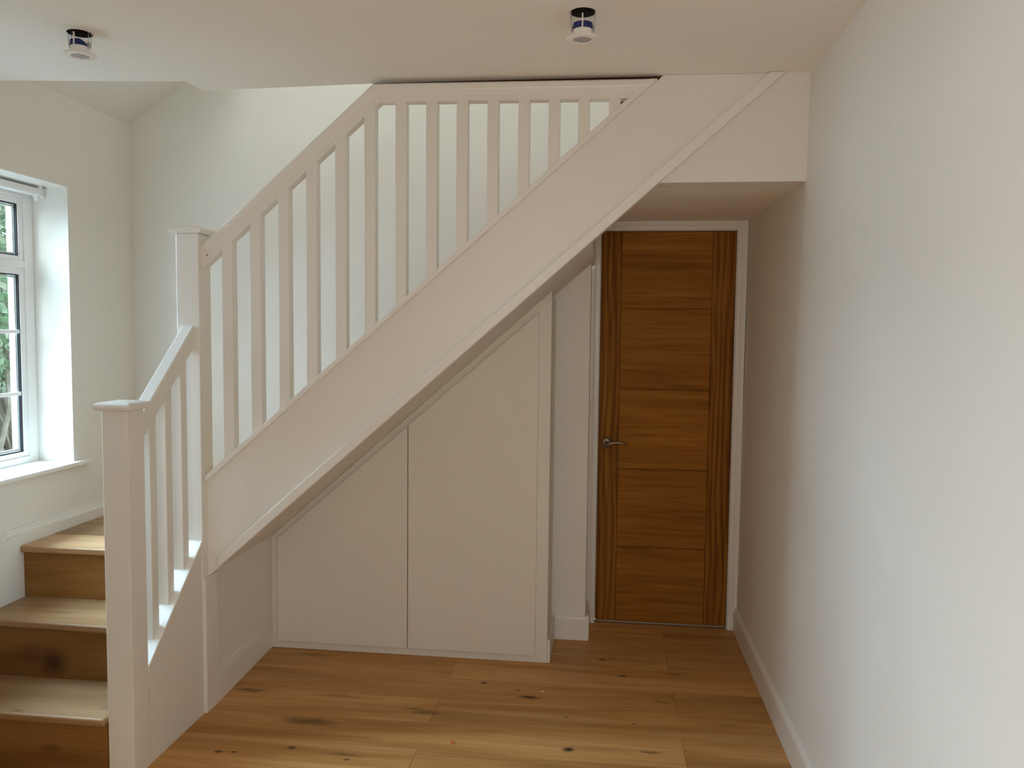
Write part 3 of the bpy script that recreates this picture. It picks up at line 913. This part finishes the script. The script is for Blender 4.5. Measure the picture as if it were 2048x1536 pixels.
# ------------------------------------------------------------------ downlights hanging out of their holes
def downlight(cx, cy, zbez, tilt, label, swirl):
    root = tag(empty('downlight', (cx, cy, zbez)), label, 'ceiling light', 'unfixed downlights')
    bm = bmesh.new()
    lathe(bm, [(HR - 0.0002, -0.0003), (HR - 0.0002, 0.10), (0.0, 0.10)], (cx, cy, ZC), 'z', 36)
    hole = finish('hole_shade_cup', bm, M['void'], root)  # dark cup added so the inside of the hole looks shaded
    parts = []
    bm = bmesh.new()
    lathe(bm, [(0.0255, 0.004), (0.0275, 0.0005), (0.030, 0.0), (0.0440, 0.0022), (0.0462, 0.0045), (0.0455, 0.0062), (0.0300, 0.0066), (0.0255, 0.0075)], (cx, cy, zbez), 'z', 44, close=True)
    parts.append(finish('bezel', bm, M['fitting'], root, smooth=True))
    bm = bmesh.new()
    lathe(bm, [(0.0, 0.0030), (0.020, 0.0030), (0.0252, 0.0035), (0.0252, 0.0070), (0.0, 0.0070)], (cx, cy, zbez), 'z', 36)
    bmesh.ops.remove_doubles(bm, verts=bm.verts, dist=1e-6)
    parts.append(finish('lens', bm, M['lens'], root))
    bm = bmesh.new()
    lathe(bm, [(0.0, 0.0072), (0.0285, 0.0072), (0.0280, 0.0285), (0.0268, 0.0288), (0.0268, 0.047), (0.0255, 0.049), (0.0, 0.049)], (cx, cy, zbez), 'z', 40)
    bmesh.ops.remove_doubles(bm, verts=bm.verts, dist=1e-6)
    parts.append(finish('can', bm, M['fitting'], root))
    bm = bmesh.new()
    lathe(bm, [(0.0269, 0.0290), (0.0279, 0.0290), (0.0279, 0.0465), (0.0269, 0.0465)], (cx, cy, zbez), 'z', 40, close=True)
    parts.append(finish('sleeve', bm, M['blue'], root))
    if swirl:
        bm = bmesh.new()     # white label that curls down over the blue sleeve
        R = 0.0283
        prev = None
        for k in range(17):
            t = math.radians(-75 + 6 * k)
            lo = 0.043 - 0.020 * (1 / (1 + math.exp(-(k - 8) / 2.6)))
            a = bm.verts.new((cx + R * math.cos(t), cy + R * math.sin(t), zbez + lo + 0.006))
            b = bm.verts.new((cx + R * math.cos(t), cy + R * math.sin(t), zbez + 0.048))
            if prev:
                bm.faces.new((prev[0], a, b, prev[1]))
            prev = (a, b)
        parts.append(finish('label_band', bm, M['fitting'], root))
    # central spine of the can
    bm = bmesh.new()
    add_box(bm, cx - 0.0018, cx + 0.0018, cy - 0.0305, cy - 0.0265, zbez + 0.028, zbez + 0.066)
    parts.append(finish('spine', bm, M['fitting'], root))
    for s in (-1, 1):
        bm = bmesh.new()
        add_box(bm, cx + s * 0.0305 - 0.003, cx + s * 0.0305 + 0.003, cy - 0.006, cy + 0.006, zbez + 0.026, zbez + 0.040)
        parts.append(finish('clip_bracket', bm, M['wire'], root, bev=0.001, segs=1))
        bm = bmesh.new()
        X = cx + s * 0.0325
        tube(bm, [(X, cy - 0.006, zbez + 0.034), (X + s * 0.0012, cy - 0.0072, zbez + 0.056), (X + s * 0.0012, cy - 0.0075, ZC + 0.012), (X, cy - 0.003, ZC + 0.020), (X, cy + 0.003, ZC + 0.020),
                  (X + s * 0.0012, cy + 0.0075, ZC + 0.012), (X + s * 0.0012, cy + 0.0072, zbez + 0.056), (X, cy + 0.006, zbez + 0.034)], 0.0011, 8)
        parts.append(finish('spring_clip', bm, M['wire'], root, smooth=True))
    return root


downlight(*LIGHTS[0], 2.3265, 0, 'white downlight with white-and-blue can, hanging from the ceiling near the window', True)
downlight(*LIGHTS[1], 2.3185, 0, 'white downlight with plain blue band, hanging from the ceiling near the right wall', False)

# ------------------------------------------------------------------ specks left on the floor
bm = bmesh.new()
bmesh.ops.create_icosphere(bm, subdivisions=1, radius=0.007, matrix=Matrix.Translation((-0.5186, 2.7188, 0.003)) @ Matrix.Diagonal((1.0, 1.3, 0.4, 1)))
for v in bm.verts:
    v.co += Vector((random.uniform(-.0015, .0015), random.uniform(-.0015, .0015), 0))
    v.co.z = max(v.co.z, 0.0002)
tag(finish('plastic_chip', bm, M['orange']), 'tiny orange chip lying on the oak floor', 'debris')
bm = bmesh.new()
bmesh.ops.create_icosphere(bm, subdivisions=1, radius=0.007, matrix=Matrix.Translation((-0.2276, 3.1698, 0.002)) @ Matrix.Diagonal((1.2, 1.0, 0.3, 1)))
for v in bm.verts:
    v.co += Vector((random.uniform(-.0015, .0015), random.uniform(-.0015, .0015), 0))
    v.co.z = max(v.co.z, 0.0002)
tag(finish('paint_chip', bm, M['chip']), 'tiny pale paint flake on the floor near the cupboard', 'debris')

# ------------------------------------------------------------------ garden seen through the window
struct(box('ground', -9, XW - 0.27, -1, 12, -0.2, 0.0, 'ground'), 'garden ground')
hedge = tag(empty('ivy_hedge', (-5.0, 6.0, 0)), 'tall ivy-covered hedge with bare stems outside the window', 'hedge')
bm = bmesh.new()
for i in range(34000):
    yy = random.uniform(3.4, 9.0)
    zz = random.uniform(0.05, 4.8)
    xx = -4.9 - 0.25 * math.sin(yy * 2.1) - 0.2 * math.sin(zz * 3.1) - abs(random.gauss(0, 0.28))
    s = random.uniform(0.016, 0.040)
    a = Vector((random.gauss(0.6, 0.6), random.gauss(-0.4, 0.6), random.gauss(0.25, 0.6))).normalized()
    u = a.orthogonal().normalized()
    w = a.cross(u)
    t = random.uniform(0, 6.28)
    d1 = u * math.cos(t) + w * math.sin(t)
    d2 = a.cross(d1)
    c = Vector((xx, yy, zz))
    vs = [bm.verts.new(c + d1 * s * 1.3), bm.verts.new(c + d2 * s * 0.8), bm.verts.new(c - d1 * s), bm.verts.new(c - d2 * s * 0.8)]
    bm.faces.new(vs)
fo = finish('foliage', bm, M['leaf'], hedge)
fo['kind'] = 'stuff'
for i in range(80):
    y0 = random.uniform(3.6, 8.5)
    bm = bmesh.new()
    x0 = -4.75 - 0.25 * math.sin(y0 * 2.1) - random.uniform(0, .2)
    lean = random.uniform(-0.5, 0.35)
    h = random.uniform(2.2, 4.6)
    r0 = random.uniform(0.008, 0.030)
    pts = [(x0 + random.uniform(-.05, .05), y0 + lean * h * q / 6 + random.uniform(-.05, .05), 0.02 + h * q / 6) for q in range(7)]
    tube(bm, pts, [r0 * (1 - 0.1 * q) for q in range(7)], 6)
    finish('stem', bm, M['bark'], hedge)
box('soil_bank', -6.2, -5.0, 3.2, 9.2, -0.0, 0.45, 'ground', hedge, bev=0.1)
